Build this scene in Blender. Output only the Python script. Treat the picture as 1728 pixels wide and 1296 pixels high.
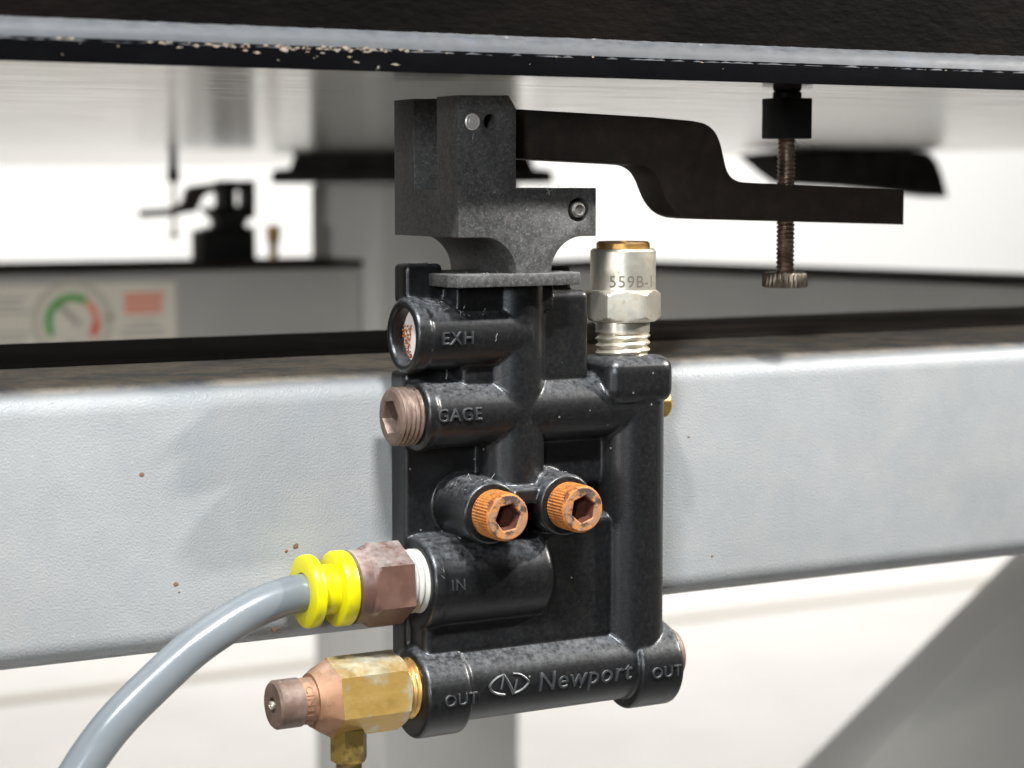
import bpy, bmesh, math, random
from math import sin, cos, pi, radians
from mathutils import Vector, Matrix
random.seed(7)
S = 0.001                      # everything below is written in millimetres
for o in list(bpy.data.objects): bpy.data.objects.remove(o)
scene = bpy.context.scene
col = scene.collection

# ------------------------------------------------------------------ camera
F = 3500.0; YAW = radians(29.0); PITCH = math.atan(336/F)
V = Vector((cos(PITCH)*sin(YAW), cos(PITCH)*cos(YAW), -sin(PITCH)))
CAM = Vector((-206.18, -363.04, 46.35))
cd = bpy.data.cameras.new('camera'); cam = bpy.data.objects.new('camera', cd); col.objects.link(cam)
cam.location = CAM*S; cam.rotation_euler = V.to_track_quat('-Z', 'Y').to_euler()
cd.sensor_width = 36; cd.lens = F/1728*36; cd.clip_start = 0.02; cd.clip_end = 50
cd.dof.use_dof = True; cd.dof.focus_distance = 0.413; cd.dof.aperture_fstop = 21
scene.camera = cam

# ------------------------------------------------------------------ light
scene.view_settings.view_transform = 'Standard'; scene.view_settings.look = 'None'
scene.view_settings.exposure = 0.0; scene.view_settings.gamma = 1.0
w = bpy.data.worlds.new('World'); scene.world = w; w.use_nodes = True
bg = w.node_tree.nodes['Background']
bg.inputs[0].default_value = (1.0, 0.96, 0.9, 1); bg.inputs[1].default_value = 0.035
def lamp(name, loc, target, sx, sy, watt, colr, spread=180):
    l = bpy.data.lights.new(name, 'AREA'); l.shape = 'RECTANGLE'; l.size = sx*S; l.size_y = sy*S
    l.spread = radians(spread); l.energy = watt; l.color = colr
    o = bpy.data.objects.new(name, l); col.objects.link(o)
    o.location = Vector(loc)*S; o.rotation_euler = (Vector(target)-Vector(loc)).to_track_quat('-Z', 'Y').to_euler()
    return o
lamp('overhead_lamp', (-800, -820, 1310), (0, 0, 0), 90, 80, 1.7, (0.90, 0.95, 1.0), 50)  # extra lamp added to cast the narrow shadow right of the standpipe
lamp('overhead_lamp', (-190, -820, 1310), (0, 0, 0), 300, 80, 4.2, (0.90, 0.95, 1.0), 50)
lamp('overhead_lamp', (1500, -600, 960), (0, 0, 0), 60, 60, 3.7, (1.0, 0.97, 0.93), 50)
lamp('side_fill', (-1050, -1300, 420), (-30, 0, 0), 200, 360, 1.7, (0.84, 0.92, 1.0), 60)  # soft fill lamp out of view on the left
lamp('side_fill', (-2600, -900, 150), (420, 900, -40), 500, 500, 2.6, (0.97, 0.96, 1.0), 22)  # unseen narrow lamp added to brighten only the far frame
lamp('overhead_lamp', (3000, 3300, 2300), (3000, 5200, 100), 5200, 600, 178, (1.0, 0.985, 0.96))  # added lamp, out of view, that whitens the wall
lamp('overhead_lamp', (1500, 2700, 2300), (1700, 2900, -800), 2800, 800, 44, (1.0, 0.985, 0.96))  # added lamp, out of view, that whitens the floor

# ------------------------------------------------------------------ materials
def M(name, colr, rough=0.5, metal=0.0, bump=None, var=(), dust=None, rvar=0.0, spec=0.5, stretch=None, coat=0.0, upr=(.1, .95), drough=.9, bdet=3):
    m = bpy.data.materials.new(name); m.use_nodes = True
    nt = m.node_tree; N = nt.nodes; L = nt.links
    b = N['Principled BSDF']; b.inputs['Metallic'].default_value = metal
    b.inputs['Roughness'].default_value = rough; b.inputs['Specular IOR Level'].default_value = spec
    b.inputs['Coat Weight'].default_value = coat
    tc = N.new('ShaderNodeTexCoord'); src = tc.outputs['Object']
    if stretch:
        mp = N.new('ShaderNodeMapping'); mp.inputs['Scale'].default_value = stretch
        L.new(src, mp.inputs[0]); src = mp.outputs[0]
    def noise(scale, detail=4, r=0.6):
        n = N.new('ShaderNodeTexNoise'); n.inputs['Scale'].default_value = scale
        n.inputs['Detail'].default_value = detail; n.inputs['Roughness'].default_value = r
        L.new(src, n.inputs['Vector']); return n.outputs['Fac']
    def ramp(s, lo, hi):
        r = N.new('ShaderNodeMapRange'); r.inputs[1].default_value = lo; r.inputs[2].default_value = hi
        L.new(s, r.inputs[0]); return r.outputs[0]
    def mix(f, a, c):
        x = N.new('ShaderNodeMix'); x.data_type = 'RGBA'
        L.new(f, x.inputs[0])
        if isinstance(a, tuple): x.inputs[6].default_value = (*a, 1)
        else: L.new(a, x.inputs[6])
        x.inputs[7].default_value = (*c, 1)
        return x.outputs[2]
    c = tuple(colr)
    for (c2, sc, lo, hi) in var:
        c = mix(ramp(noise(sc), lo, hi), c, c2)
    rg = None
    if rvar:
        r = N.new('ShaderNodeMapRange'); r.inputs[3].default_value = max(rough-rvar, .03); r.inputs[4].default_value = rough+rvar
        r.inputs[1].default_value = .3; r.inputs[2].default_value = .7
        L.new(noise(160), r.inputs[0]); rg = r.outputs[0]
    if dust:
        dc, amt, sc = dust
        g = N.new('ShaderNodeNewGeometry'); sp = N.new('ShaderNodeSeparateXYZ'); L.new(g.outputs['Normal'], sp.inputs[0])
        up = ramp(sp.outputs['Z'], upr[0], upr[1])
        ad = N.new('ShaderNodeMath'); ad.operation = 'MULTIPLY_ADD'; L.new(up, ad.inputs[0])
        ad.inputs[1].default_value = amt; ad.inputs[2].default_value = amt*0.05
        n1 = ramp(noise(sc, 6, .75), .35, .7)
        mu = N.new('ShaderNodeMath'); mu.operation = 'MULTIPLY'; mu.use_clamp = True
        L.new(ad.outputs[0], mu.inputs[0]); L.new(n1, mu.inputs[1])
        c = mix(mu.outputs[0], c, dc)
        # single bright specks
        v = N.new('ShaderNodeTexVoronoi'); v.inputs['Scale'].default_value = 420; L.new(src, v.inputs['Vector'])
        sv = ramp(v.outputs['Distance'], .11, .07)
        vc = N.new('ShaderNodeSeparateColor'); L.new(v.outputs['Color'], vc.inputs[0])
        keep = ramp(vc.outputs[0], .88, .9)
        mk = N.new('ShaderNodeMath'); mk.operation = 'MULTIPLY'; L.new(sv, mk.inputs[0]); L.new(keep, mk.inputs[1])
        mm = N.new('ShaderNodeMath'); mm.operation = 'MULTIPLY'; L.new(mk.outputs[0], mm.inputs[0]); mm.inputs[1].default_value = .35
        c = mix(mm.outputs[0], c, (.4, .38, .34))
        rr = N.new('ShaderNodeMapRange'); rr.inputs[3].default_value = rough; rr.inputs[4].default_value = drough
        L.new(mu.outputs[0], rr.inputs[0]); rg = rr.outputs[0]
    if isinstance(c, tuple): b.inputs['Base Color'].default_value = (*c, 1)
    else: L.new(c, b.inputs['Base Color'])
    if rg: L.new(rg, b.inputs['Roughness'])
    if bump:
        prev = None
        for (sc, d) in bump:
            bp = N.new('ShaderNodeBump'); bp.inputs['Distance'].default_value = d*S; bp.inputs['Strength'].default_value = 1
            L.new(noise(sc, bdet, .5), bp.inputs['Height'])
            if prev: L.new(prev, bp.inputs['Normal'])
            prev = bp.outputs[0]
        L.new(prev, b.inputs['Normal'])
    return m

plastic = M('black_moulded_plastic', (.0035, .0035, .0038), .33, spec=.5, bump=[(2200, .02)], dust=((.17, .17, .172), .6, 900), upr=(.3, .95), drough=.6, var=[((.009, .008, .0068), 1300, .46, .7)])  # dust on upper faces, lightened to carry the tubes' broad highlights
letterm = M('black_raised_letters', (.02, .02, .021), .3, spec=1.0, bump=[(1400, .02)], dust=((.32, .31, .29), .9, 500))  # dust lightened to draw the lit upper edges of the letters
alu = M('dusty_black_anodised_metal', (.03, .0285, .0265), .5, bump=[(900, .05)],
        var=[((.055, .051, .047), 800, .42, .6), ((.10, .096, .089), 2200, .52, .68)], dust=((.2, .19, .175), .5, 300))
armm = M('satin_black_painted_arm', (.016, .011, .008), .55, spec=.4, bump=[(900, .02)], var=[((.03, .019, .012), 300, .45, .7)])
blackm = M('black_oxide_steel', (.004, .004, .004), .5, spec=.3)
steelscrew = M('browned_screw_steel', (.34, .25, .175), .38, .85, var=[((.09, .055, .035), 300, .4, .65)])
knurlm = M('grey_knurled_steel', (.20, .16, .12), .4, .85, var=[((.1, .075, .055), 400, .42, .65)])
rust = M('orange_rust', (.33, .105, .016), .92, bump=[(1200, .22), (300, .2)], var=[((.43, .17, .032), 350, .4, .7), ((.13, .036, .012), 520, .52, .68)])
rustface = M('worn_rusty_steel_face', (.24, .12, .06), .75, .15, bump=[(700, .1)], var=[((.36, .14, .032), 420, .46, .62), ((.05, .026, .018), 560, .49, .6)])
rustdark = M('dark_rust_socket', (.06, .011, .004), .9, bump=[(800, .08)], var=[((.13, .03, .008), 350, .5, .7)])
brownplug = M('brown_patinated_brass', (.125, .076, .056), .5, .35, bump=[(700, .04)], var=[((.21, .14, .105), 220, .45, .7), ((.06, .033, .02), 420, .55, .75)], dust=((.36, .33, .28), .3, 300))
brass = M('tarnished_brass', (.42, .255, .06), .42, .7, bump=[(520, .10), (160, .1)], var=[((.36, .22, .05), 260, .5, .62), ((.42, .36, .23), 130, .50, .6)], dust=((.48, .47, .38), .75, 150))
brassdark = M('dark_olive_brass', (.30, .20, .05), .45, .6, bump=[(520, .08)], var=[((.12, .08, .03), 300, .48, .66)])
goldthread = M('bright_brass_thread', (.66, .40, .13), .36, .75, var=[((.40, .22, .09), 300, .45, .7)])
copperm = M('copper_stained_brass', (.27, .135, .07), .55, .4, bump=[(500, .05)], var=[((.17, .08, .04), 280, .5, .66)], dust=((.5, .42, .34), .3, 300))
nickel = M('worn_nickel_plate', (.60, .55, .45), .38, .8, bump=[(420, .03)], var=[((.50, .43, .32), 330, .5, .7), ((.13, .1, .06), 650, .66, .74)], rvar=.1)
nickelshade = M('nickel_engraving_shade', (.12, .095, .07), .6, .3)  # darker nickel paints the shade inside the engraved digits
orangebrass = M('orange_brass_ring', (.62, .34, .10), .36, .75, var=[((.42, .2, .05), 200, .45, .65)], dust=((.55, .5, .42), .6, 400))
tape = M('white_thread_tape', (.42, .40, .35), .6, bump=[(300, .06)], var=[((.5, .42, .27), 200, .6, .72)])
fitbrown = M('brown_composite_fitting', (.085, .038, .025), .5, bump=[(650, .045)], var=[((.115, .056, .039), 200, .45, .7)], dust=((.42, .39, .36), .55, 260), rvar=.08)
yellow = M('yellow_plastic', (.54, .475, .003), .38, bump=[(500, .015)], spec=.4, var=[((.45, .37, .02), 260, .58, .72)])
hosem = M('grey_polyurethane_hose', (.128, .138, .143), .22, bump=[(120, .03)], spec=.6, var=[((.145, .154, .157), 90, .45, .7)], rvar=.05)
powder = M('light_grey_powder_coat', (.228, .232, .23), .42, bdet=1, bump=[(2300, .10)], dust=((.72, .59, .45), 1.5, 70), upr=(.75, .98), var=[((.212, .214, .21), 40, .4, .7)], rvar=.08)  # tan on top faces: brown dust, lightened to offset the table's shade
powderfar = M('warm_lit_frame_paint', (.42, .412, .375), .5, bump=[(300, .1)], var=[((.38, .37, .335), 12, .4, .7)])  # bounce light put into the paint as a warmer, brighter tone
reflectstrip = M('dark_reflection_strip', (.011, .0085, .006), .9, spec=.15, bump=[(500, .08)], var=[((.045, .035, .026), 9, .5, .62)])  # colour of the dark reflection along the beam top
rubber = M('black_rubber', (.008, .007, .006), .85, spec=.2, bump=[(500, .05)], var=[((.022, .018, .013), 60, .4, .7)])
leather = M('black_vinyl_side_panel', (.0012, .0008, .0006), .65, spec=.05, bump=[(420, .22), (1100, .1)], stretch=(.45, 1, 1), var=[((.005, .003, .002), 60, .45, .7)])
under = M('brushed_stainless_underside', (.43, .405, .37), .17, 1.0, bump=[(420, .006)], stretch=(.15, 1, 1), var=[((.37, .345, .312), 60, .42, .72)], rvar=.035)
stripm = M('dusty_worn_edge_trim', (.04, .041, .044), .48, bump=[(420, .06)], stretch=(.5, 1, 1), dust=((.085, .083, .078), .8, 700), var=[((.05, .055, .07), 200, .56, .7)])
chip = M('bare_chipped_primer', (.17, .14, .105), .8, bump=[(600, .1)], var=[((.35, .24, .16), 400, .5, .7)])
lintm = M('pale_lint', (.5, .49, .46), .9)
pinkdisc = M('pinkish_white_disc', (.80, .70, .66), .8, bump=[(500, .03)])  # flat pinkish-white disc set in the exhaust bore
sinter = M('rusty_sintered_bronze', (.42, .13, .02), .7, .2, var=[((.22, .06, .015), 700, .45, .6)])
whitepaper = M('cream_sticker', (.64, .60, .50), .5, var=[((.58, .54, .45), 20, .4, .7)])
greenink = M('green_ink', (.03, .30, .03), .5); redink = M('red_ink', (.62, .05, .015), .5)
pinkink = M('salmon_ink', (.72, .20, .11), .5); greyink = M('grey_ink', (.33, .31, .25), .6)
floorm = M('white_vinyl_floor', (.78, .755, .72), .35, var=[((.70, .675, .64), 3, .45, .7)])
wallm = M('white_wall_paint', (.83, .835, .83), .7, bump=[(60, .3)])
seamm = M('beige_floor_seam', (.50, .45, .38), .8)

# ------------------------------------------------------------------ mesh helpers
AX = {'X': (Vector((1,0,0)), Vector((0,-1,0)), Vector((0,0,1))),
      'Y': (Vector((0,-1,0)), Vector((1,0,0)), Vector((0,0,1))),
      'Z': (Vector((0,0,1)), Vector((0,-1,0)), Vector((1,0,0)))}
def rev(bm, rows, axis='X', o=(0,0,0), n=72, caps=True, closed=False):
    """rows: (position along axis, radius or f(theta)); Y runs towards the viewer"""
    a, e1, e2 = AX[axis]; o = Vector(o); rings = []
    for (t, r) in rows:
        ring = []
        for i in range(n):
            th = 2*pi*i/n; rr = r(th) if callable(r) else r
            ring.append(bm.verts.new(o + a*t + (e1*cos(th)+e2*sin(th))*rr))
        rings.append(ring)
    fs = []
    m = len(rings)
    for k in range(m if closed else m-1):
        A, B = rings[k], rings[(k+1) % m]
        for i in range(n):
            fs.append(bm.faces.new((A[i], A[(i+1) % n], B[(i+1) % n], B[i])))
    if caps and not closed:
        fs.append(bm.faces.new(rings[0])); fs.append(bm.faces.new(rings[-1]))
    bmesh.ops.recalc_face_normals(bm, faces=fs)
    return fs
def hexf(R, phase=0.0, sides=6):
    st = 2*pi/sides
    def f(th): 
        u = ((th-phase) % st) - st/2
        return R*cos(st/2)/cos(u)
    return f
def nut(bm, R, a0, a1, axis, o, phase=0, ch=.9, sides=6, n=72, ch0=True, ch1=True):
    h = hexf(R, phase, sides); rin = R*cos(pi/sides)
    rows = []
    k = [0, .2, .45, .75, 1]
    def cut(d): return lambda th, d=d: min(h(th), rin - .25 + (R-rin+.25)*d)
    if ch0: rows += [(a0+ch*d, cut(d)) for d in k]
    else: rows += [(a0, h)]
    if ch1: rows += [(a1-ch*d, cut(d)) for d in reversed(k)]
    else: rows += [(a1, h)]
    rev(bm, rows, axis, o, n)
def thread(bm, R, depth, pitch, a0, a1, axis, o, n=40, per=6):
    rows = []
    k = max(2, int((a1-a0)/pitch*per))
    for j in range(k+1):
        a = a0+(a1-a0)*j/k
        def f(th, a=a):
            u = (a/pitch - th/(2*pi)) % 1.0
            return R - depth*abs(2*u-1)**1.0
        rows.append((a, f))
    rev(bm, rows, axis, o, n)
def box(bm, x0, x1, y0, y1, z0, z1, bev=0, seg=2):
    r = bmesh.ops.create_cube(bm, size=1)
    vs = r['verts']
    for v in vs: v.co = Vector(((x0+x1)/2+v.co.x*(x1-x0), (y0+y1)/2+v.co.y*(y1-y0), (z0+z1)/2+v.co.z*(z1-z0)))
    if bev:
        es = list({e for v in vs for e in v.link_edges})
        bmesh.ops.bevel(bm, geom=es, offset=bev, segments=seg, profile=.5, affect='EDGES')
def prism(bm, poly, y0, y1, bev=0):
    A = [bm.verts.new((x, y0, z)) for x, z in poly]; B = [bm.verts.new((x, y1, z)) for x, z in poly]
    fs = [bm.faces.new(A), bm.faces.new(B)]
    n = len(poly)
    for i in range(n): fs.append(bm.faces.new((A[i], A[(i+1) % n], B[(i+1) % n], B[i])))
    bmesh.ops.recalc_face_normals(bm, faces=fs)
    if bev:
        es = list(fs[0].edges)+list(fs[1].edges)
        bmesh.ops.bevel(bm, geom=es, offset=bev, segments=2, profile=.5, affect='EDGES')
def profx(bm, poly, x0, x1):
    """poly of (y, z) pulled along X"""
    A = [bm.verts.new((x0, y, z)) for y, z in poly]; B = [bm.verts.new((x1, y, z)) for y, z in poly]
    fs = [bm.faces.new(A), bm.faces.new(B)]; n = len(poly)
    for i in range(n): fs.append(bm.faces.new((A[i], A[(i+1) % n], B[(i+1) % n], B[i])))
    bmesh.ops.recalc_face_normals(bm, faces=fs)
def tube(bm, pts, r, n=20):
    pts = [Vector(p) for p in pts]; rings = []
    up = Vector((0.13, -1, 0.21)).normalized()
    for i, p in enumerate(pts):
        t = (pts[min(i+1, len(pts)-1)]-pts[max(i-1, 0)]).normalized()
        s = t.cross(up).normalized(); u2 = s.cross(t)
        rr = r(i/(len(pts)-1)) if callable(r) else r
        rings.append([bm.verts.new(p+(s*cos(2*pi*k/n)+u2*sin(2*pi*k/n))*rr) for k in range(n)])
    fs = []
    for A, B in zip(rings, rings[1:]):
        for i in range(n): fs.append(bm.faces.new((A[i], A[(i+1) % n], B[(i+1) % n], B[i])))
    fs.append(bm.faces.new(rings[0])); fs.append(bm.faces.new(rings[-1]))
    bmesh.ops.recalc_face_normals(bm, faces=fs)
def spline(pts, per=10):
    P = [Vector(p) for p in pts]; P = [2*P[0]-P[1]]+P+[2*P[-1]-P[-2]]; out = []
    for i in range(1, len(P)-2):
        for k in range(per):
            t = k/per; a, b, c, d = P[i-1:i+3]
            out.append(.5*((2*b)+(c-a)*t+(2*a-5*b+4*c-d)*t*t+(3*b-a-3*c+d)*t**3))
    out.append(P[-2]); return out
def arc(cx, cz, r, a0, a1, n=10):
    return [(cx+r*cos(radians(a0+(a1-a0)*i/n)), cz+r*sin(radians(a0+(a1-a0)*i/n))) for i in range(n+1)]

WL = {}
def thing(name, label, cat, loc, group=None):
    o = bpy.data.objects.new(name, None); col.objects.link(o); o.location = Vector(loc)*S
    o.empty_display_size = .01; WL[o] = Vector(loc); tag(o, label, cat, group); return o
def tag(o, label=None, cat=None, group=None, kind=None):
    if label: o['label'] = label
    if cat: o['category'] = cat
    if group: o['group'] = group
    if kind: o['kind'] = kind
    return o
def obj(name, bm, mat, parent=None, loc=None, ang=32, kind=None, label=None):
    """mesh written in world mm; loc = origin"""
    base = WL[parent] if parent else Vector((0, 0, 0))
    org = Vector(loc) if loc is not None else (base if parent else sum((v.co for v in bm.verts), Vector())/max(1, len(bm.verts)))
    for v in bm.verts: v.co = (v.co-org)*S
    me = bpy.data.meshes.new(name); bm.to_mesh(me); bm.free()
    for p in me.polygons: p.use_smooth = True
    me.set_sharp_from_angle(angle=radians(ang))
    for mm in (mat if isinstance(mat, list) else [mat]): me.materials.append(mm)
    o = bpy.data.objects.new(name, me); col.objects.link(o)
    if parent: o.parent = parent; o.location = (org-base)*S
    else: o.location = org*S
    WL[o] = org
    tag(o, label=label, kind=kind)
    return o
def bake(o, ang=35):
    dg = bpy.context.evaluated_depsgraph_get(); dg.update()
    me = bpy.data.meshes.new_from_object(o.evaluated_get(dg))
    old = o.data; o.modifiers.clear(); o.data = me
    nm = old.name; bpy.data.meshes.remove(old); me.name = nm
    for p in me.polygons: p.use_smooth = True
    me.set_sharp_from_angle(angle=radians(ang))
def NB(): return bmesh.new()

def text_bm(bm, s, size, fn, thick=.3, slices=10, spacing=1.0):
    """real letters: outline text, cut into slices, then bent by fn(x, y, h)"""
    cu = bpy.data.curves.new('t', 'FONT'); cu.body = s; cu.size = size; cu.extrude = .5; cu.space_character = spacing
    cu.resolution_u = 4
    to = bpy.data.objects.new('t', cu); col.objects.link(to)
    dg = bpy.context.evaluated_depsgraph_get(); dg.update()
    me = bpy.data.meshes.new_from_object(to.evaluated_get(dg))
    t = bmesh.new(); t.from_mesh(me)
    ys = [v.co.y for v in t.verts]; y0, y1 = min(ys), max(ys)
    for i in range(1, slices):
        g = t.verts[:]+t.edges[:]+t.faces[:]
        bmesh.ops.bisect_plane(t, geom=g, plane_co=(0, y0+(y1-y0)*i/slices, 0), plane_no=(0, 1, 0))
    mp = {}
    for v in t.verts: mp[v] = bm.verts.new(fn(v.co.x, v.co.y, thick if v.co.z > 0 else -.25))
    for f in t.faces:
        try: bm.faces.new([mp[v] for v in f.verts])
        except ValueError: pass
    t.free(); bpy.data.objects.remove(to); bpy.data.meshes.remove(me); bpy.data.curves.remove(cu)
def on_x_cyl(x0, z0, yc, zc, R, shear=0.0):
    """text along +X on the viewer's side of a cylinder whose axis is X"""
    th0 = math.asin(max(-1, min(1, (z0-zc)/R)))
    def fn(x, y, h):
        th = th0 + y/R
        return Vector((x0+x+shear*y, yc-(R+h)*cos(th), zc+(R+h)*sin(th)))
    return fn

# ================================================================== setting
bm = NB(); box(bm, -6000, 9000, -1500, 5200, -760, -700); fl = obj('floor', bm, floorm, kind='structure')
for (y, wd) in ((2560, 34), (2900, 22), (3600, 22), (4300, 22)):
    bm = NB(); box(bm, -3000, 6000, y, y+wd, -699.5, -698.2, 0); obj('floor_seam', bm, seamm, fl)
bm = NB(); box(bm, -5000, 9000, 5200, 5300, -759, 2600); obj('wall', bm, wallm, kind='structure')

# ================================================================== table top
tb = thing('optical_table', 'large black-sided table top with polished steel underside and worn edge trim', 'table', (0, 900, 66.50))
X0, X1, YF, YB = -1500, 640, -26, 1900
bm = NB(); profx(bm, [(YF+1.2, 66.55), (YB, 66.55), (YB, 70.10), (YF+1.2, 70.10)], X0, X1)
obj('underside_plate', bm, under, tb)
edgeblack = M('black_edge_paint', (.0005, .0005, .0009), .65, spec=.05, bump=[(500, .05)], stretch=(.6, 1, 1), var=[((.0015, .0015, .002), 160, .5, .7), ((.45, .40, .34), 330, .745, .765)])
bm = NB(); profx(bm, [(YF+1.15, 66.50), (YF+.55, 66.65), (YF+.15, 66.40), (YF, 68.00), (YF, 70.40), (YF+.5, 70.80), (YF+1.15, 70.80)], X0, X1)
obj('lower_edge', bm, edgeblack, tb)
bm = NB()
poly = [(YF-.02, 70.00), (YF+.25, 71.40), (YF+.8, 72.55), (YF+1.7, 73.40), (YF+2.6, 73.90), (YF+2.6, 70.20), (YF+1.2, 70.10)]
nx = 240
fs = []
rows = []
for i in range(nx+1):
    x = -160+(330)*i/nx
    rows.append([bm.verts.new((x, y+(random.uniform(-.05, .05) if k < 5 else 0), z+(random.uniform(-.12, .1)*(1 if x < -10 else .12) if k == 0 else (random.uniform(-.06, .06) if k < 5 else 0)))) for k, (y, z) in enumerate(poly)])
for A, B in zip(rows, rows[1:]):
    for k in range(len(poly)): fs.append(bm.faces.new((A[k], A[(k+1) % len(poly)], B[(k+1) % len(poly)], B[k])))
fs += [bm.faces.new(rows[0]), bm.faces.new(rows[-1])]
bmesh.ops.recalc_face_normals(bm, faces=fs)
obj('edge_trim', bm, stripm, tb)
bm = NB()
for a, b in ((X0, -160.05), (170.05, X1)): profx(bm, poly, a, b)
obj('edge_trim', bm, stripm, tb)
bm = NB(); box(bm, X0, X1, YF+2.4, YB-4, 73.20, 330, 0); obj('side_panel', bm, leather, tb)
bm = NB()
for i in range(90):                         # flakes where the paint is worn along the edge
    x = random.gauss(-62, 17) if i < 75 else random.uniform(-125, 100)
    z = 70.35-abs(random.gauss(0, .3)) if random.random() < .9 else random.uniform(67.6, 69.6)
    w_ = random.uniform(.3, 1.3)*(1 if i < 75 else .4); h_ = w_*random.uniform(.2, .5); k = random.randint(8, 13)
    a0 = random.random()*6
    A = [bm.verts.new((x+w_*random.uniform(.25, 1)*cos(a0+2*pi*j/k), YF-.06, z+h_*random.uniform(.25, 1)*sin(a0+2*pi*j/k))) for j in range(k)]
    f = bm.faces.new(A); r = bmesh.ops.extrude_face_region(bm, geom=[f])
    for v in r['geom']:
        if isinstance(v, bmesh.types.BMVert): v.co.y += .2
bmesh.ops.recalc_face_normals(bm, faces=bm.faces[:])
obj('paint_flake', bm, chip, tb, kind='stuff')

# ================================================================== front beam
BY = 10
bt = thing('support_beam', 'light grey textured steel beam running across behind the valve', 'beam', (0, 60, -44))
bm = NB()
R1 = 5.5
def corner(cy, cz, r, a0, a1, n=8): return [(cy+r*cos(radians(a0+(a1-a0)*i/n)), cz+r*sin(radians(a0+(a1-a0)*i/n))) for i in range(n+1)]
prof = corner(BY+R1, 9-R1, R1, 180, 90)+corner(112-R1, 9-R1, R1, 90, 0)+corner(112-R1, -43.6+R1, R1, 0, -90)+corner(BY+R1, -43.6+R1, R1, -90, -180)
profx(bm, prof, -900, 560)
obj('square_tube', bm, powder, bt)
bm = NB(); box(bm, -880, 36, 54, 106, 9.1, 10.2, .3); obj('reflection_strip', bm, reflectstrip, bt)  # thin strip standing in for the dark reflection on the beam top
bm = NB(); box(bm, 37, 540, 54, 106, 9.1, 10.2, .3); obj('reflection_strip', bm, M('brown_reflection_strip', (.04, .03, .022), .8, spec=.2, bump=[(300, .1)], stretch=(.15, 1, 1), var=[((.10, .08, .06), 60, .42, .7)]), bt)  # browner piece where that painted reflection fades to the right
rs = M('rust_speck', (.13, .065, .03), .85, var=[((.12, .06, .03), 900, .45, .6)])
for (x, z, r) in ((-79.3, -8.0, .55), (-72.8, -29.6, .6), (-72.2, -31.2, .25), (-48.0, -24.4, .7), (-50.0, -25.2, .4), (-52.5, -40.5, .8), (-51.2, -41.3, .4), (44.5, -8.2, .3), (51, -35, .4), (-30, -33.5, .35)):
    bm = NB(); k = 9
    yy = BY-.04 if z > -38 else BY+R1-math.sqrt(max(0, R1**2-(-43.6+R1-z)**2))-.04
    vs = [bm.verts.new((x+r*random.uniform(.6, 1.1)*cos(2*pi*j/k), yy, z+r*random.uniform(.5, 1)*sin(2*pi*j/k))) for j in range(k)]
    c = bm.verts.new((x, yy-.15, z))
    b2 = [bm.verts.new(v.co+Vector((0, .5, 0))) for v in vs]
    for j in range(k):
        bm.faces.new((vs[j], vs[(j+1) % k], c)); bm.faces.new((vs[j], b2[j], b2[(j+1) % k], vs[(j+1) % k]))
    bmesh.ops.recalc_face_normals(bm, faces=bm.faces[:])
    obj('rust_spot', bm, rs, bt)

# ================================================================== the valve
vt = thing('leveling_valve', 'black moulded air valve bolted to the light grey beam, dusty metal bracket on top', 'valve', (0, 6, -63))
bm = NB()
# exhaust boss (open bore)
ZE = 17.0
rev(bm, [(-22, 5.5), (-29.0, 5.5), (-29.5, 5.95), (-29.5, 6.8), (-29.0, 7.35), (-26.4, 7.35), (-25.9, 6.95), (-22, 6.95)], 'X', (0, 0, ZE), closed=True)
rev(bm, [(-22.2, 6.95), (-4, 6.95)], 'X', (0, 0, ZE))
# gage tube
ZG = 1.3
rev(bm, [(-27.2, 6.4), (-26.8, 7.1), (-24.9, 7.1), (-24.4, 6.75), (23, 6.75)], 'X', (0, 0, ZG))
# centre column
CXc = -5.3
rev(bm, [(-14.2, 6.3), (-13.8, 6.75), (27, 6.75)], 'Z', (CXc, 0, 0))
# inlet
ZI = -32.3
rev(bm, [(-26.6, 8.7), (-26.0, 9.35), (-24.2, 9.35), (-23.6, 9.1), (-.2, 9.1), (.6, 8.4)], 'X', (0, 1, ZI))
# outlet manifold
rev(bm, [(-27, 7.6), (30, 7.6)], 'X', (0, 0, -53.3))
rev(bm, [(-28.3, 8.3), (-27.7, 8.95), (-19.0, 8.95), (-18.4, 8.4)], 'X', (0, 0, -54.2))
rev(bm, [(21.0, 8.4), (21.6, 8.95), (30.9, 8.95), (31.5, 8.3)], 'X', (0, 0, -54.2))
# right standpipe and its cap
rev(bm, [(-54, 7.2), (10, 7.2)], 'Z', (22.9, 0, 0))
box(bm, 13.4, 29.6, -8.0, 7.6, 1.6, 11.5, 3.0, 4)
# web, posts, ledges
box(bm, -27.4, 30, 3, BY, -53, 9.6, .8)
box(bm, -21.4, 13, 3, BY, 8, 24, .8)
box(bm, -18, 11.2, -3.5, 8, 6.5, 25.2, 1.3)
box(bm, -28.4, -20.2, .2, 6.2, 23.2, 31.0, .9)
box(bm, 3.6, 9.6, 1, 6, 20, 30.0, .8)
box(bm, -20, 2, -5, 8, 21.5, 26.6, .5)
box(bm, -16, 4, -9.2, 4, -16.6, -13.4, .6)      # shelf between the bolt bosses
box(bm, -27, 20, -1.5, 5, -46.4, -44.9, .4)
box(bm, -4, 7.5, -3.4, 4, -46.6, -45.0, .35)
box(bm, -26.4, 17, -3.6, 5, -47, -23, 1.5)
box(bm, -2, 17, -3.6, 5, -46, -21, 1.5)
box(bm, -2, 17, -.8, 5, -15, -2, 1.2)

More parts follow.
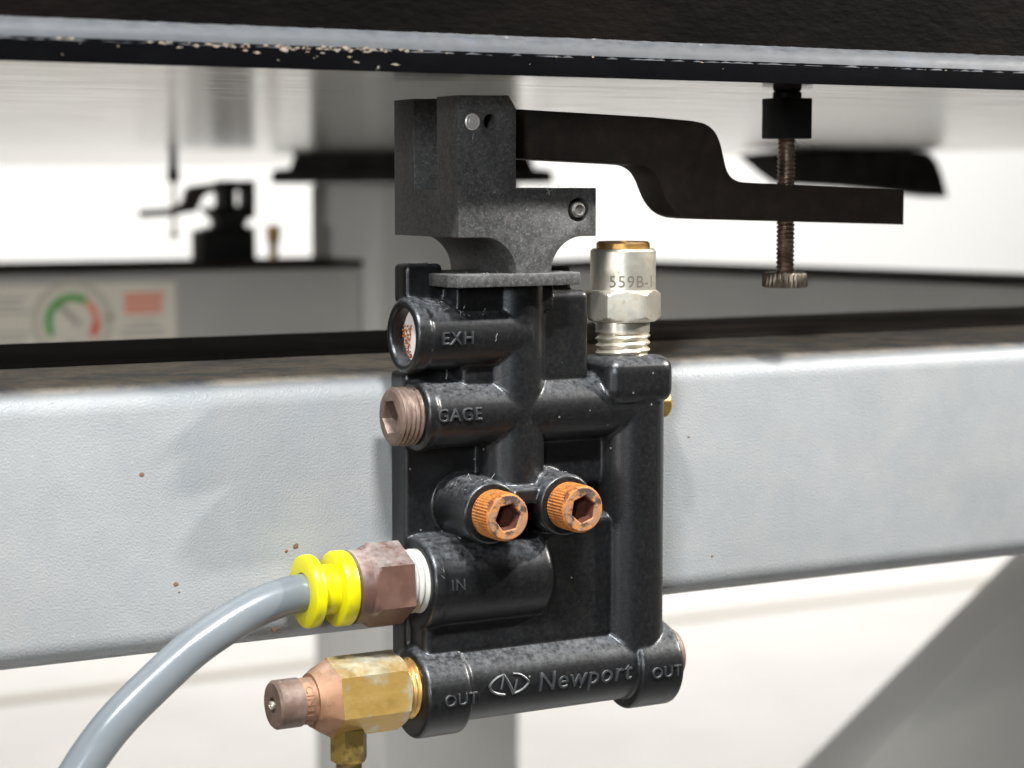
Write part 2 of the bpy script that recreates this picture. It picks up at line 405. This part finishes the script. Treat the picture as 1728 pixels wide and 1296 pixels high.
for bx, bz in ((-15.1, -17.5), (1.8, -17.2)):
    rev(bm, [(-5, 6.4), (10.0, 6.3), (10.6, 5.8)], 'Y', (bx, 0, bz))
rev(bm, [(23.4, 2.6), (31.2, 2.6)], 'Z', (-24.2, 3, 0)) if False else None
vb = obj('valve_body', bm, plastic, vt)
md = vb.modifiers.new('r', 'REMESH'); md.mode = 'VOXEL'; md.voxel_size = .00030
md = vb.modifiers.new('s', 'SMOOTH'); md.factor = .5; md.iterations = 7
bake(vb, 180)
for p in vb.data.polygons: p.use_smooth = True

# raised writing
for (wd, sz, fn_, th_) in (('EXH', 3.55, on_x_cyl(-24.4, 15.6, 0, ZE, 6.95), .36), ('GAGE', 3.55, on_x_cyl(-25.3, .6, 0, ZG, 6.75), .36),
        ('IN', 3.1, on_x_cyl(-23.0, -32.6, 1, ZI, 9.1), .14), ('OUT', 3.3, on_x_cyl(-25.0, -55.3, 0, -54.2, 8.95), .34),
        ('OUT', 3.3, on_x_cyl(23.1, -55.3, 0, -54.2, 8.95), .34), ('Newport', 5.5, on_x_cyl(-3.4, -55.0, 0, -53.3, 7.6, .12), .34)):
    bm = NB(); text_bm(bm, wd, sz, fn_, th_, spacing=1.1)
    bmesh.ops.recalc_face_normals(bm, faces=bm.faces[:])
    obj('raised_lettering', bm, letterm, vb, ang=40)
bm = NB()
fn = on_x_cyl(-14.2, -54.8, 0, -53.3, 7.62)
def stroke(pts, r=.27):
    tube(bm, [fn(x, y, .06) for x, y, *_ in [tuple(p) for p in spline([(x, y, 0) for x, y in pts], 6)]], r, 8)
stroke([(3.3, 4.0), (1.9, 3.6), (.7, 2.9), (0, 2.0), (.6, 1.0), (1.9, .35), (3.4, 0)])
stroke([(5.4, 4.0), (6.9, 3.7), (8.1, 2.9), (8.8, 2.0), (8.1, 1.1), (6.9, .4), (5.4, 0)])
stroke([(3.3, 4.0), (4.3, 2.2), (5.4, 0)], .33)
stroke([(2.6, 1.2), (2.9, 2.4), (3.3, 4.0)], .24)
stroke([(5.4, 0), (5.9, 1.6), (6.2, 2.8)], .24)
obj('raised_emblem', bm, letterm, vb)

# bracket with slot, notch, fillets
prof = [(-24.4, 63.3), (-13.4, 63.5), (-11.7, 61.0), (-11.7, 45.7), (6.45, 45.7), (6.45, 36.2)]
prof += arc(3.2+.2, 29.0, 7.2, 90, 176, 12)
prof += [(-3.9, 26.9), (-11.6, 26.9)] + arc(-18.9, 28.9, 7.3, 2, 90, 12) + [(-24.4, 36.2)]
bm = NB(); prism(bm, prof, -14, 14)
SH = Vector((2.15, 4, .05))
bm.transform(Matrix.Translation(SH))
br = obj('pivot_bracket', bm, alu, vt)
def cutter(fn_):
    b = NB(); fn_(b); b.transform(Matrix.Translation(SH)); o = obj('cut', b, alu); return o
cuts = [cutter(lambda b: box(b, -40, 20, -5, 5, 45.4, 70)),
        cutter(lambda b: rev(b, [(9, 1.55), (16, 1.55)], 'Y', (-17.3, 0, 58.35), 40)),
        cutter(lambda b: rev(b, [(11, 2.35), (16, 2.35)], 'Y', (2.4, 0, 41.4), 48))]
for c in cuts:
    md = br.modifiers.new('b', 'BOOLEAN'); md.operation = 'DIFFERENCE'; md.object = c; md.solver = 'EXACT'
md = br.modifiers.new('v', 'BEVEL'); md.width = .00025; md.segments = 2; md.limit_method = 'ANGLE'; md.angle_limit = radians(40)
bake(br, 40)
for c in cuts: me = c.data; bpy.data.objects.remove(c); bpy.data.meshes.remove(me)
pinm = M('bright_steel_pin', (.62, .58, .54), .45, .6, bump=[(600, .04)])
bm = NB(); rev(bm, [(13, 1.6), (14.15, 1.6), (14.3, 1.4), (14.22, 1.0), (14.22, .95), (14.3, .8), (14.24, .45), (14.24, .4), (14.3, .25), (14.3, .1)], 'Y', (-21.3, 0, 58.3), 40)
bm.transform(Matrix.Translation(SH)); obj('pivot_pin', bm, pinm, br)
greypin = M('dull_grey_pin', (.20, .185, .165), .45, .7, dust=((.4, .38, .34), .3, 400))
bm = NB(); rev(bm, [(10, 1.55), (14.0, 1.55), (14.45, 1.2), (14.5, 1.05), (14.1, .85), (14.1, .1)], 'Y', (2.4, 0, 41.4), 40)
bm.transform(Matrix.Translation(SH)); obj('stop_pin', bm, greypin, br)
holem = M('drill_hole_shade', (.004, .004, .004), .8)
bm = NB(); box(bm, -11.5, -7.2, 6, 9.5, 45.6, 47.2, .3); bm.transform(Matrix.Translation(SH)); obj('spring_tab', bm, alu, br)
# bracket base plate
bm = NB()
pl = [(-25.6, -12.0), (-24.2, -14.6), (-.7, -14.6), (-.7, -13.4), (3.3, -13.4), (3.3, 9), (-20, 9), (-25.6, 3)]
A = [bm.verts.new((x, y, 26.6)) for x, y in pl]; B_ = [bm.verts.new((x, y, 29.1)) for x, y in pl]
fs = [bm.faces.new(A), bm.faces.new(B_)]+[bm.faces.new((A[i], A[(i+1) % 8], B_[(i+1) % 8], B_[i])) for i in range(8)]
bmesh.ops.recalc_face_normals(bm, faces=fs)
bmesh.ops.bevel(bm, geom=bm.edges[:], offset=.25, segments=2, profile=.5, affect='EDGES')
bm.transform(Matrix.Translation(SH)); obj('base_plate', bm, alu, vt)

# lever arm
def smooth2(pp, per=7): return [(p.x, p.y) for p in spline([(a, b, 0) for a, b in pp], per)]
pa = [(-19.5, 61.7), (25.0, 60.2)] + smooth2([(35.0, 59.6), (38.3, 59.0), (40.6, 57.6), (42.0, 55.4), (42.9, 52.6), (43.7, 49.9), (45.0, 48.0), (47.2, 47.0), (50.0, 46.75)])
pa += [(91.7, 45.1), (91.7, 37.5), (40.0, 39.05)] + smooth2([(37.5, 39.15), (34.2, 39.5), (31.3, 40.7), (29.2, 42.7), (27.9, 45.0), (26.7, 47.4), (25.2, 49.2), (23.0, 50.25), (20.0, 50.55)]) + [(-19.5, 52.1)]
bm = NB(); prism(bm, pa, -4.7, 4.7, .25); bm.transform(Matrix.Translation((2.6, 4, .05))); obj('lever_arm', bm, armm, vt, ang=30)

# mounting bolts
def bolt(x, z, ph):
    n = 96
    def kn(r, d): return lambda th: r-d*(.5+.5*cos(48*th))
    bm = NB(); hx = hexf(2.75, ph); y0, y1 = 10.7, 16.9
    rev(bm, [(y0-.6, 4.3), (y0, 4.7), (y0+.15, kn(4.75, .26)), (y1-.9, kn(4.75, .26)), (y1-.55, 4.6), (y1-.1, 4.3)], 'Y', (0, 0, 0), n, caps=False)
    h = obj('mounting_bolt', bm, rust, vt, loc=(0, 0, 0)); h.location = (Vector((x, 0, z))-WL[vt])*S
    WL[h] = Vector((0, 0, 0))
    bm = NB(); rev(bm, [(y1-.12, 4.33), (y1, 4.2), (y1+.02, 3.3), (y1, lambda th: hx(th)+.25), (y1-.25, hx)], 'Y', (0, 0, 0), n, caps=False)
    obj('bolt_face', bm, rustface, h, loc=(0, 0, 0))
    bm = NB(); rev(bm, [(y1-.2, hx), (y1-3.4, hx), (y1-4.0, .2)], 'Y', (0, 0, 0), n, caps=False)
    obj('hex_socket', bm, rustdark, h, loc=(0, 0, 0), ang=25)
    return h
b1 = bolt(-15.1, -17.5, radians(8)); b2 = bolt(1.8, -17.2, radians(20))
for b_, t_ in ((b1, 'rusty orange socket bolt nearer the yellow-ringed hose'), (b2, 'rusty orange socket bolt nearer the vertical pipe')): b_['label'] = t_

# gage plug
bm = NB()
hx = hexf(3.5, radians(10)); n = 72
rev(bm, [(-31.95, 5.2), (-32.1, 4.6), (-32.1, lambda th: hx(th)+.1), (-31.9, hx), (-28.2, hx), (-27.8, .2)], 'X', (0, 0, ZG), n, caps=False)
rows = [(-31.95, 5.2), (-31.5, 5.75)]
for j in range(25):
    a = -31.2+j*(4.4/24)
    rows.append((a, (lambda a: (lambda th: 5.85-.42*abs(2*((a/1.0-th/(2*pi)) % 1)-1)))(a)))
rev(bm, rows, 'X', (0, 0, ZG), n, caps=False)
obj('gage_plug', bm, brownplug, vt, ang=28, label='brown hex-socket plug in the GAGE port')
# exhaust filter
bm = NB(); rev(bm, [(-26.4, .05), (-26.4, 5.45), (-22.6, 5.45)], 'X', (0, 0, ZE), 48, caps=False)
ef = obj('exhaust_filter', bm, pinkdisc, vt)
bm = NB()
for i in range(330):
    r = 5.1*math.sqrt(random.random()); th = random.uniform(0, 2*pi)
    y, z = r*cos(th), r*sin(th)
    if y > 1.9-.05*(z+2)**2 and z < 1.8 :
        bmesh.ops.create_icosphere(bm, subdivisions=1, radius=random.uniform(.12, .3), matrix=Matrix.Translation((-26.4-random.random()*.6, y, ZE+z)))
obj('bronze_grain', bm, sinter, ef, kind='stuff')
# right outlet plug + brass side plug
bm = NB(); rev(bm, [(31, 5.6), (33.6, 5.6), (34.1, 5.2), (34.1, .2)], 'X', (0, 0, -53.0), 48)
thread(bm, 5.75, .3, .9, 31.2, 33.6, 'X', (0, 0, -53.0))
obj('outlet_plug', bm, brownplug, vt, label='brown plug in the right-hand OUT port')
bm = NB(); nut(bm, 3.6, 29, 35.0, 'X', (0, 5.0, .3), radians(12), .9); obj('side_plug', bm, brass, vt, label='brass hex plug half hidden behind the vertical pipe')

# lint and dust fibres caught on the body
bm = NB()
def fibre(p, ln, r=.05, curl=.5):
    p = Vector(p); d = Vector((random.uniform(-1, 1), random.uniform(-.5, .1), random.uniform(-1, 1))).normalized()
    pts = [p]
    for i in range(6):
        d = (d+Vector((random.uniform(-1, 1), random.uniform(-.4, .4), random.uniform(-1, 1)))*curl*.5).normalized()
        p = p+d*ln/6; pts.append(p)
    tube(bm, pts, r, 5)
for i in range(3): fibre((-24.5+random.gauss(0, .35), -8.45, -29.0+random.gauss(0, .5)), random.uniform(.8, 1.8), .018)
for i in range(0): fibre((-21+random.gauss(0, 1.6), -7.9, -28.5+random.gauss(0, 1.5)), random.uniform(.5, 1.4), .03)
for i in range(40): 
    b_ = random.choice(((-15.1, -17.5), (1.8, -17.2))); th = radians(random.uniform(50, 140))
    fibre((b_[0]+6.35*cos(th), random.uniform(-9.5, 1), b_[1]+6.35*sin(th)), random.uniform(.5, 1.6), .025)
for i in range(34): fibre((random.uniform(-28, -20.5), random.uniform(.6, 5), 31.05), random.uniform(.4, 1.3), .028)
for i in range(26):
    th = radians(random.uniform(35, 100)); fibre((random.uniform(-24.5, -12), -7.0*cos(th), ZE+7.0*sin(th)), random.uniform(.4, 1.3), .025)
for i in range(20): fibre((random.uniform(-9, 8), random.uniform(-9.9, -2), 45.8), random.uniform(.5, 1.6), .03)
for i in range(16): fibre((random.uniform(-22, 4), random.uniform(-10, 0), 29.2), random.uniform(.3, .7), .018)
for p in ((-19.2, -10.1, 54.9), (-2.8, -10.1, 44.6), (-2.2, -10.1, 44.4), (-12.5, -6.95, 15.8)):
    fibre(p, 1.7, .03, .9)
obj('lint_fibre', bm, lintm, vt, kind='stuff')

# ================================================================== hose and its fitting
hf = thing('hose_fitting', 'brown hex push-in fitting with yellow release rings, white tape on its thread', 'pipe fitting', (-36, 0, -40))
ZH = -31.5
bm = NB(); thread(bm, 6.4, .55, 1.3, -31.6, -26.0, 'X', (0, 0, ZH), 60, 8)
rev(bm, [(-26.9, 5.9), (-26.7, 6.4), (-26.2, 6.4), (-25.9, 5.9)], 'X', (0, 0, ZH-.1))
obj('taped_thread', bm, tape, hf)
bm = NB(); nut(bm, 8.25, -39.2, -30.2, 'X', (0, 0, ZH), radians(35), 1.9, ch1=False)
obj('hex_body', bm, fitbrown, hf, ang=20)
bm = NB(); rev(bm, [(-41.6, 6.6), (-41.2, 7.2), (-38.6, 7.2), (-36.8, 6.8)], 'X', (0, 0, ZH)); obj('round_collar', bm, fitbrown, hf)
def ring(a0, a1, R, z=ZH, rin=4.6):
    m_ = .55
    return [(a0, rin), (a0, R-m_), (a0+.2, R-.15), (a0+m_, R), (a1-m_, R), (a1-.2, R-.15), (a1, R-m_), (a1, rin)]
bm = NB(); rev(bm, ring(-44.8, -41.7, 7.35), 'X', (0, 0, ZH), closed=True); obj('release_ring', bm, yellow, hf)
bm = NB(); rev(bm, [(-49, 4.9), (-44.5, 4.9), (-44.5, 4.1), (-49, 4.1)], 'X', (0, 0, ZH), closed=True); obj('release_sleeve', bm, yellow, hf)
bm = NB(); rev(bm, ring(-51.0, -48.6, 7.1, ZH, 3.75), 'X', (0, 0, ZH), closed=True)
obj('release_ring', bm, yellow, hf)
pts = [(-44, 0, -31.5), (-48, 0, -31.55), (-51.5, 0, -31.7), (-55, 0, -32.2), (-60, -.2, -33.4), (-66, -.6, -35.8), (-74, -1.4, -39.9), (-82, -2.3, -45.5), (-90, -3, -52.0), (-96.5, -3.6, -59.5), (-101.5, -4, -68), (-104.5, -4, -78), (-106.5, -4, -92)]
bm = NB(); tube(bm, spline(pts, 8), 3.72, 40)
hz = obj('air_hose', bm, hosem); tag(hz, 'glossy grey air hose curving down to the left from the yellow rings', 'hose')

# ================================================================== brass bleed valve
bv = thing('bleed_valve', 'tarnished brass hex valve with brown cap, screwed in left of the lower OUT port', 'valve', (-44, 0, -66))
ZB = -52.9
bm = NB(); thread(bm, 6.15, .42, 1.0, -31.6, -26.8, 'X', (0, 0, ZB), 60, 8); obj('threaded_nipple', bm, goldthread, bv)
bm = NB(); nut(bm, 7.9, -45.6, -30.6, 'X', (0, 0, ZB), radians(40), .8, ch0=False)
obj('hex_body', bm, brass, bv, ang=20)
h0 = hexf(7.9, radians(40))
bm = NB(); rev(bm, [(-49.6, 5.3), (-49.2, 5.5), (-48.2, lambda th: min(h0(th), 6.2)), (-45.58, lambda th: h0(th)-.05), (-45.58, 3)], 'X', (0, 0, ZB))
obj('tapered_shoulder', bm, copperm, bv, ang=20)
bm = NB(); rev(bm, [(-52.4, 4.45), (-49.3, 4.6)], 'X', (0, 0, ZB)); nk = obj('neck', bm, copperm, bv)
bm = NB()
def onneck(x, y, h):
    th = radians(52)-x/4.55
    return Vector((-51.9+y, -(4.55+h*.5)*cos(th), ZB+(4.55+h*.5)*sin(th)))
text_bm(bm, 'CINTI O', 2.2, onneck, .18, 3, 1.15)
bmesh.ops.recalc_face_normals(bm, faces=bm.faces[:])
obj('stamped_lettering', bm, M('stamped_brown', (.20, .11, .06), .5, .3), nk)
bm = NB(); rev(bm, [(-52.2, 4.75), (-56.9, 4.75), (-57.4, 4.3), (-57.4, 1.55), (-55.6, 1.5), (-55.6, .1)], 'X', (0, 0, ZB), 64)
obj('end_cap', bm, brownplug, bv, ang=25)
bm = NB(); rev(bm, [(-55.6, .85), (-57.7, .85), (-57.9, .65), (-57.7, .45), (-57.7, .05)], 'X', (0, 0, ZB), 24); obj('centre_pin', bm, nickel, bv)
bm = NB(); nut(bm, 3.75, -66.0, -59.3, 'Z', (-41.5, 0, 0), radians(25), .5, ch1=False)
rev(bm, [(-69.4, 2.55), (-66.4, 2.55), (-65.6, 2.9)], 'Z', (-41.5, 0, 0), 32)
br_ = obj('branch_nut', bm, brassdark, bv, ang=20)
bm = NB(); rev(bm, [(-84, 2.3), (-69.2, 2.3), (-68.6, 2.75), (-68.3, 2.75)], 'Z', (-41.5, 0, 0), 32)
obj('branch_tube', bm, copperm, bv)

# ================================================================== nickel connector
nc = thing('tube_connector', 'worn nickel-plated hex connector stamped 559B-1, standing on the valve pipe', 'pipe fitting', (21.2, 0, 11.3))
oc = (21.2, 0, 0)
bm = NB(); thread(bm, 5.75, .75, 1.45, 10.6, 16.2, 'Z', oc, 60, 8); rev(bm, [(15.9, 5.3), (16.2, 5.6), (19.4, 5.6)], 'Z', oc); obj('threaded_stem', bm, nickel, nc)
bm = NB(); nut(bm, 8.0, 18.4, 25.0, 'Z', oc, radians(4), 1.1); obj('hex_collar', bm, nickel, nc, ang=20)
bm = NB(); rev(bm, [(24.6, 6.5), (24.9, 6.75), (32.8, 6.75), (33.3, 6.3), (33.3, 4)], 'Z', oc); bd = obj('round_body', bm, nickel, nc)
bm = NB(); rev(bm, [(33.0, 5.2), (33.4, 5.5), (34.4, 5.5), (34.8, 5.1), (34.8, 3.5), (34, 3.3)], 'Z', oc); obj('brass_release_ring', bm, orangebrass, nc)
bm = NB()
def onnick(x, y, h):
    th = radians(-57)+x/6.75; rr = 6.75+(.04 if h > 0 else -.2)
    return Vector((21.2+rr*sin(th), -rr*cos(th), 25.6+y))
text_bm(bm, '559B-1', 3.4, onnick, .1, 2, 1.1)
bmesh.ops.recalc_face_normals(bm, faces=bm.faces[:])
obj('stamped_number', bm, nickelshade, bd)

# ================================================================== adjusting screw
sc = thing('adjusting_screw', 'brown threaded thumb screw through the black lever arm, touching the table underside', 'screw', (65.3, 4, 24))
XS = 62.3
bm = NB(); thread(bm, 2.05, .4, .95, 27.3, 57.5, 'Z', (XS, 0, 0), 28, 6); bm.transform(Matrix.Translation((3.05, 4, .0))); obj('threaded_rod', bm, steelscrew, sc, ang=50)
bm = NB(); n_ = 120
kf = lambda d: (lambda th: 4.95-d*(.5+.5*cos(30*th)))
rev(bm, [(24.1, 4.5), (24.3, kf(.4)), (27.1, kf(.4)), (27.4, 4.5)], 'Z', (XS, 0, 0), n_); bm.transform(Matrix.Translation((3.05, 4, .0))); obj('knurled_knob', bm, knurlm, sc, ang=50)
bm = NB(); box(bm, XS-3.9, XS+3.9, -3.9, 3.9, 56.3, 65.0, .25); bm.transform(Matrix.Translation((3.05, 4, .0))); obj('foot_nut', bm, blackm, sc)
bm = NB(); rev(bm, [(64.8, 3.1), (66.1, 3.1), (66.5, 2.8)], 'Z', (XS, 0, 0)); bm.transform(Matrix.Translation((3.05, 4, .0))); obj('foot_pad', bm, blackm, sc)

# ================================================================== far frame
FP = 'grey steel posts and rails of the far frame'
bm = NB(); box(bm, 373, 478, 860, 972, -699.9, 47, 3); o = obj('frame_post', bm, powderfar); tag(o, 'square grey steel post standing on the white floor behind the valve', 'post')
bm = NB(); box(bm, -700, 372.5, 885, 955, -75, -7.6, 3); o = obj('frame_rail', bm, powderfar); tag(o, 'grey far rail carrying the gauge sticker and small valve', 'rail', 'rails of the far grey frame')
RL = o
bm = NB(); box(bm, -700, 372.5, 883.5, 957, -7.4, -3.0, .5); rb = obj('black_cap_strip', bm, rubber, RL)
def bar(bm, p, q, w_, h_, bev=2):
    p, q = Vector(p), Vector(q); d = (q-p); L_ = d.length; d.normalize()
    up = Vector((0, 0, 1)) if abs(d.z) < .9 else Vector((0, 1, 0))
    s = d.cross(up).normalized(); u = s.cross(d)
    m = Matrix((( d.x, s.x, u.x, p.x), (d.y, s.y, u.y, p.y), (d.z, s.z, u.z, p.z), (0, 0, 0, 1)))
    t = bmesh.new(); box(t, 0, L_, -w_/2, w_/2, -h_, 0, bev); t.transform(m)
    tmp = bpy.data.meshes.new('x'); t.to_mesh(tmp); t.free(); bm.from_mesh(tmp); bpy.data.meshes.remove(tmp)
bm = NB(); bar(bm, (505, 850, -8.2), (652, 330, -8.2), 60, 72); o = obj('frame_rail', bm, powderfar); tag(o, 'grey side rail receding behind the nickel connector', 'rail', 'rails of the far grey frame')
sr = o
bm = NB(); bar(bm, (505, 850, -4), (652, 330, -4), 62, 4.0, .4); obj('black_cap_strip', bm, rubber, sr)
# diagonal brace
bm = NB()
A_ = [(664, -107), (376, -309), (259, -391), (349, -391), (565, -277), (603, -258), (790, -155), (790, -107)]
prism(bm, A_, 462, 500, 1.5); o = obj('diagonal_brace', bm, powderfar); tag(o, 'wide grey diagonal brace below the beam at the lower right', 'brace')
# isolator on the post
iso = thing('isolator_mount', 'black round isolator flange on top of the far grey post, under the table', 'isolator', (425, 916, 47))
bm = NB(); rev(bm, [(47.2, 92), (47.8, 96), (55, 96), (57, 92)], 'Z', (425, 916, 0)); obj('flange', bm, rubber, iso)
bm = NB(); rev(bm, [(56.5, 84), (66.4, 80)], 'Z', (425, 916, 0)); obj('bellows', bm, rubber, iso)
bm = NB()
prism(bm, [(487, 63.2), (520, 66.5), (560, 66.4), (600, 66.4), (607, 65.5), (613, 60), (617, 52), (621.5, 38.9), (598, 41.5), (560, 44.5), (512, 46.8), (500, 54)], 594, 622, 2)
o = obj('isolator_skirt', bm, rubber); tag(o, 'black curved isolator skirt hanging under the table behind the adjusting screw', 'isolator')
# sticker
st = thing('gauge_sticker', 'cream sticker with green and red gauge dial, on the far rail', 'sticker', (190, 884.6, -34))
bm = NB(); box(bm, 60, 243, 884.5, 884.9, -62, -14.2); obj('sticker_sheet', bm, whitepaper, st)
def dial(a0, a1, r0, r1, m, nm, cx=175.5, cz=-37.5):
    bm = NB(); n = 14; y = 884.3
    P1 = [(cx+r0*cos(radians(a0+(a1-a0)*i/n)), cz+r0*sin(radians(a0+(a1-a0)*i/n))) for i in range(n+1)]
    P2 = [(cx+r1*cos(radians(a0+(a1-a0)*i/n)), cz+r1*sin(radians(a0+(a1-a0)*i/n))) for i in range(n+1)]
    prism(bm, P1+P2[::-1], y, y+.15); obj(nm, bm, m, st)
dial(212, 55, 13.0, 17.2, greenink, 'printed_green_arc'); dial(52, -5, 13.0, 17.0, pinkink, 'printed_pale_arc'); dial(-5, -38, 13.0, 17.6, redink, 'printed_red_arc')
dial(225, -45, 21.6, 25.8, M('pale_grey_ink', (.47, .44, .35), .6), 'printed_outer_ring')
def pr_(x0, x1, z0, z1, m, nm):
    bm = NB(); box(bm, x0, x1, 884.3, 884.45, z0, z1); obj(nm, bm, m, st)
bm = NB(); prism(bm, [(166, -28), (169, -26), (181.5, -38.5), (178.5, -41)], 884.3, 884.45); obj('printed_needle', bm, greyink, st)
for z in (-20.6, -24.0, -27.6, -31.2): pr_(208.6, 233.5 if z < -22 else 234.5, z-2.6, z-.3, pinkink, 'printed_red_line')
for z in (-39, -43, -47): pr_(212 if z == -39 else 206.5, 230 if z == -39 else 235, z-1.3, z, greyink, 'printed_grey_line')
for z in (-22, -26, -30, -43, -47, -51): pr_(126, 146+4*sin(z), z-1.4, z, greyink, 'printed_grey_line')
pr_(197, 201, -36.8, -34.4, pinkink, 'printed_red_line'); pr_(171.5, 177, -56, -50, greyink, 'printed_grey_line')

# far valve
def PX(px, py, Y):
    r = Vector((cos(YAW), -sin(YAW), 0)); u = r.cross(V)
    d = V+r*((px-864)/F)-u*((py-648)/F); t = (Y-CAM.y)/d.y; q = CAM+d*t
    return (q.x, q.z)
fv = thing('leveling_valve', 'small dark valve far behind on the rail beside the sticker, lever pointing left', 'valve', (285, 905, -5.2))
YV = 900
def poly(pp): return [PX(x, y, YV) for x, y in pp]
bm = NB(); prism(bm, poly([(343, 447), (343, 389), (356, 389), (366, 383), (431, 383), (433, 447)]), YV, YV+22, .6); obj('valve_body', bm, blackm, fv)
bm = NB()
prism(bm, poly([(354, 356), (354, 350), (424, 346), (431, 346), (431, 366), (418, 371), (414, 381), (416, 390), (366, 390), (371, 382), (370, 373), (362, 363)]), YV, YV+16)
prism(bm, poly([(377, 352), (377, 307), (382, 304), (398, 304), (398, 352)]), YV, YV+16)
prism(bm, poly([(397, 306), (405, 308), (414, 305), (431, 304), (431, 322), (397, 322)]), YV+.2, YV+15.8)
prism(bm, poly([(418, 321), (431, 321), (431, 352), (418, 352)]), YV, YV+15.9)
obj('pivot_bracket', bm, blackm, fv)
bm = NB(); prism(bm, poly([(245, 355), (245, 367), (292, 364), (335, 357), (345, 335), (353, 327), (378, 322), (378, 308), (330, 314), (322, 322), (318, 340), (305, 349), (290, 352)]), YV+3, YV+13, .3)
obj('lever_arm', bm, armm, fv)
x_, z0_ = PX(294, 400, YV+8); z1_ = 66.4
bm = NB(); rev(bm, [(z0_, 1.3), (z1_, 1.3)], 'Z', (x_, YV+8, 0), 20); obj('adjusting_rod', bm, steelscrew, fv)
bm = NB(); rev(bm, [(z0_-.5, 3.2), (z0_+1.8, 3.2), (z0_+3, 1.4)], 'Z', (x_, YV+8, 0), 24); obj('knurled_knob', bm, knurlm, fv)
zz = PX(294, 308, YV+8)[1]
bm = NB(); rev(bm, [(zz, 2.4), (zz+1.5, 3.9), (zz+7, 4.2), (zz+8.5, 3), (zz+13, 2.6), (66.4, 2.6)], 'Z', (x_, YV+8, 0), 24); obj('foot_nut', bm, blackm, fv)
xa, za = PX(461, 380, YV+8)
bm = NB(); rev(bm, [(-5.2, 3), (za-12, 3), (za-10, 4.6), (za, 4.6)], 'Z', (xa, YV+8, 0), 24); o = obj('tube_connector', bm, brassdark); tag(o, 'small dark connector standing on the far rail right of the distant valve', 'pipe fitting')
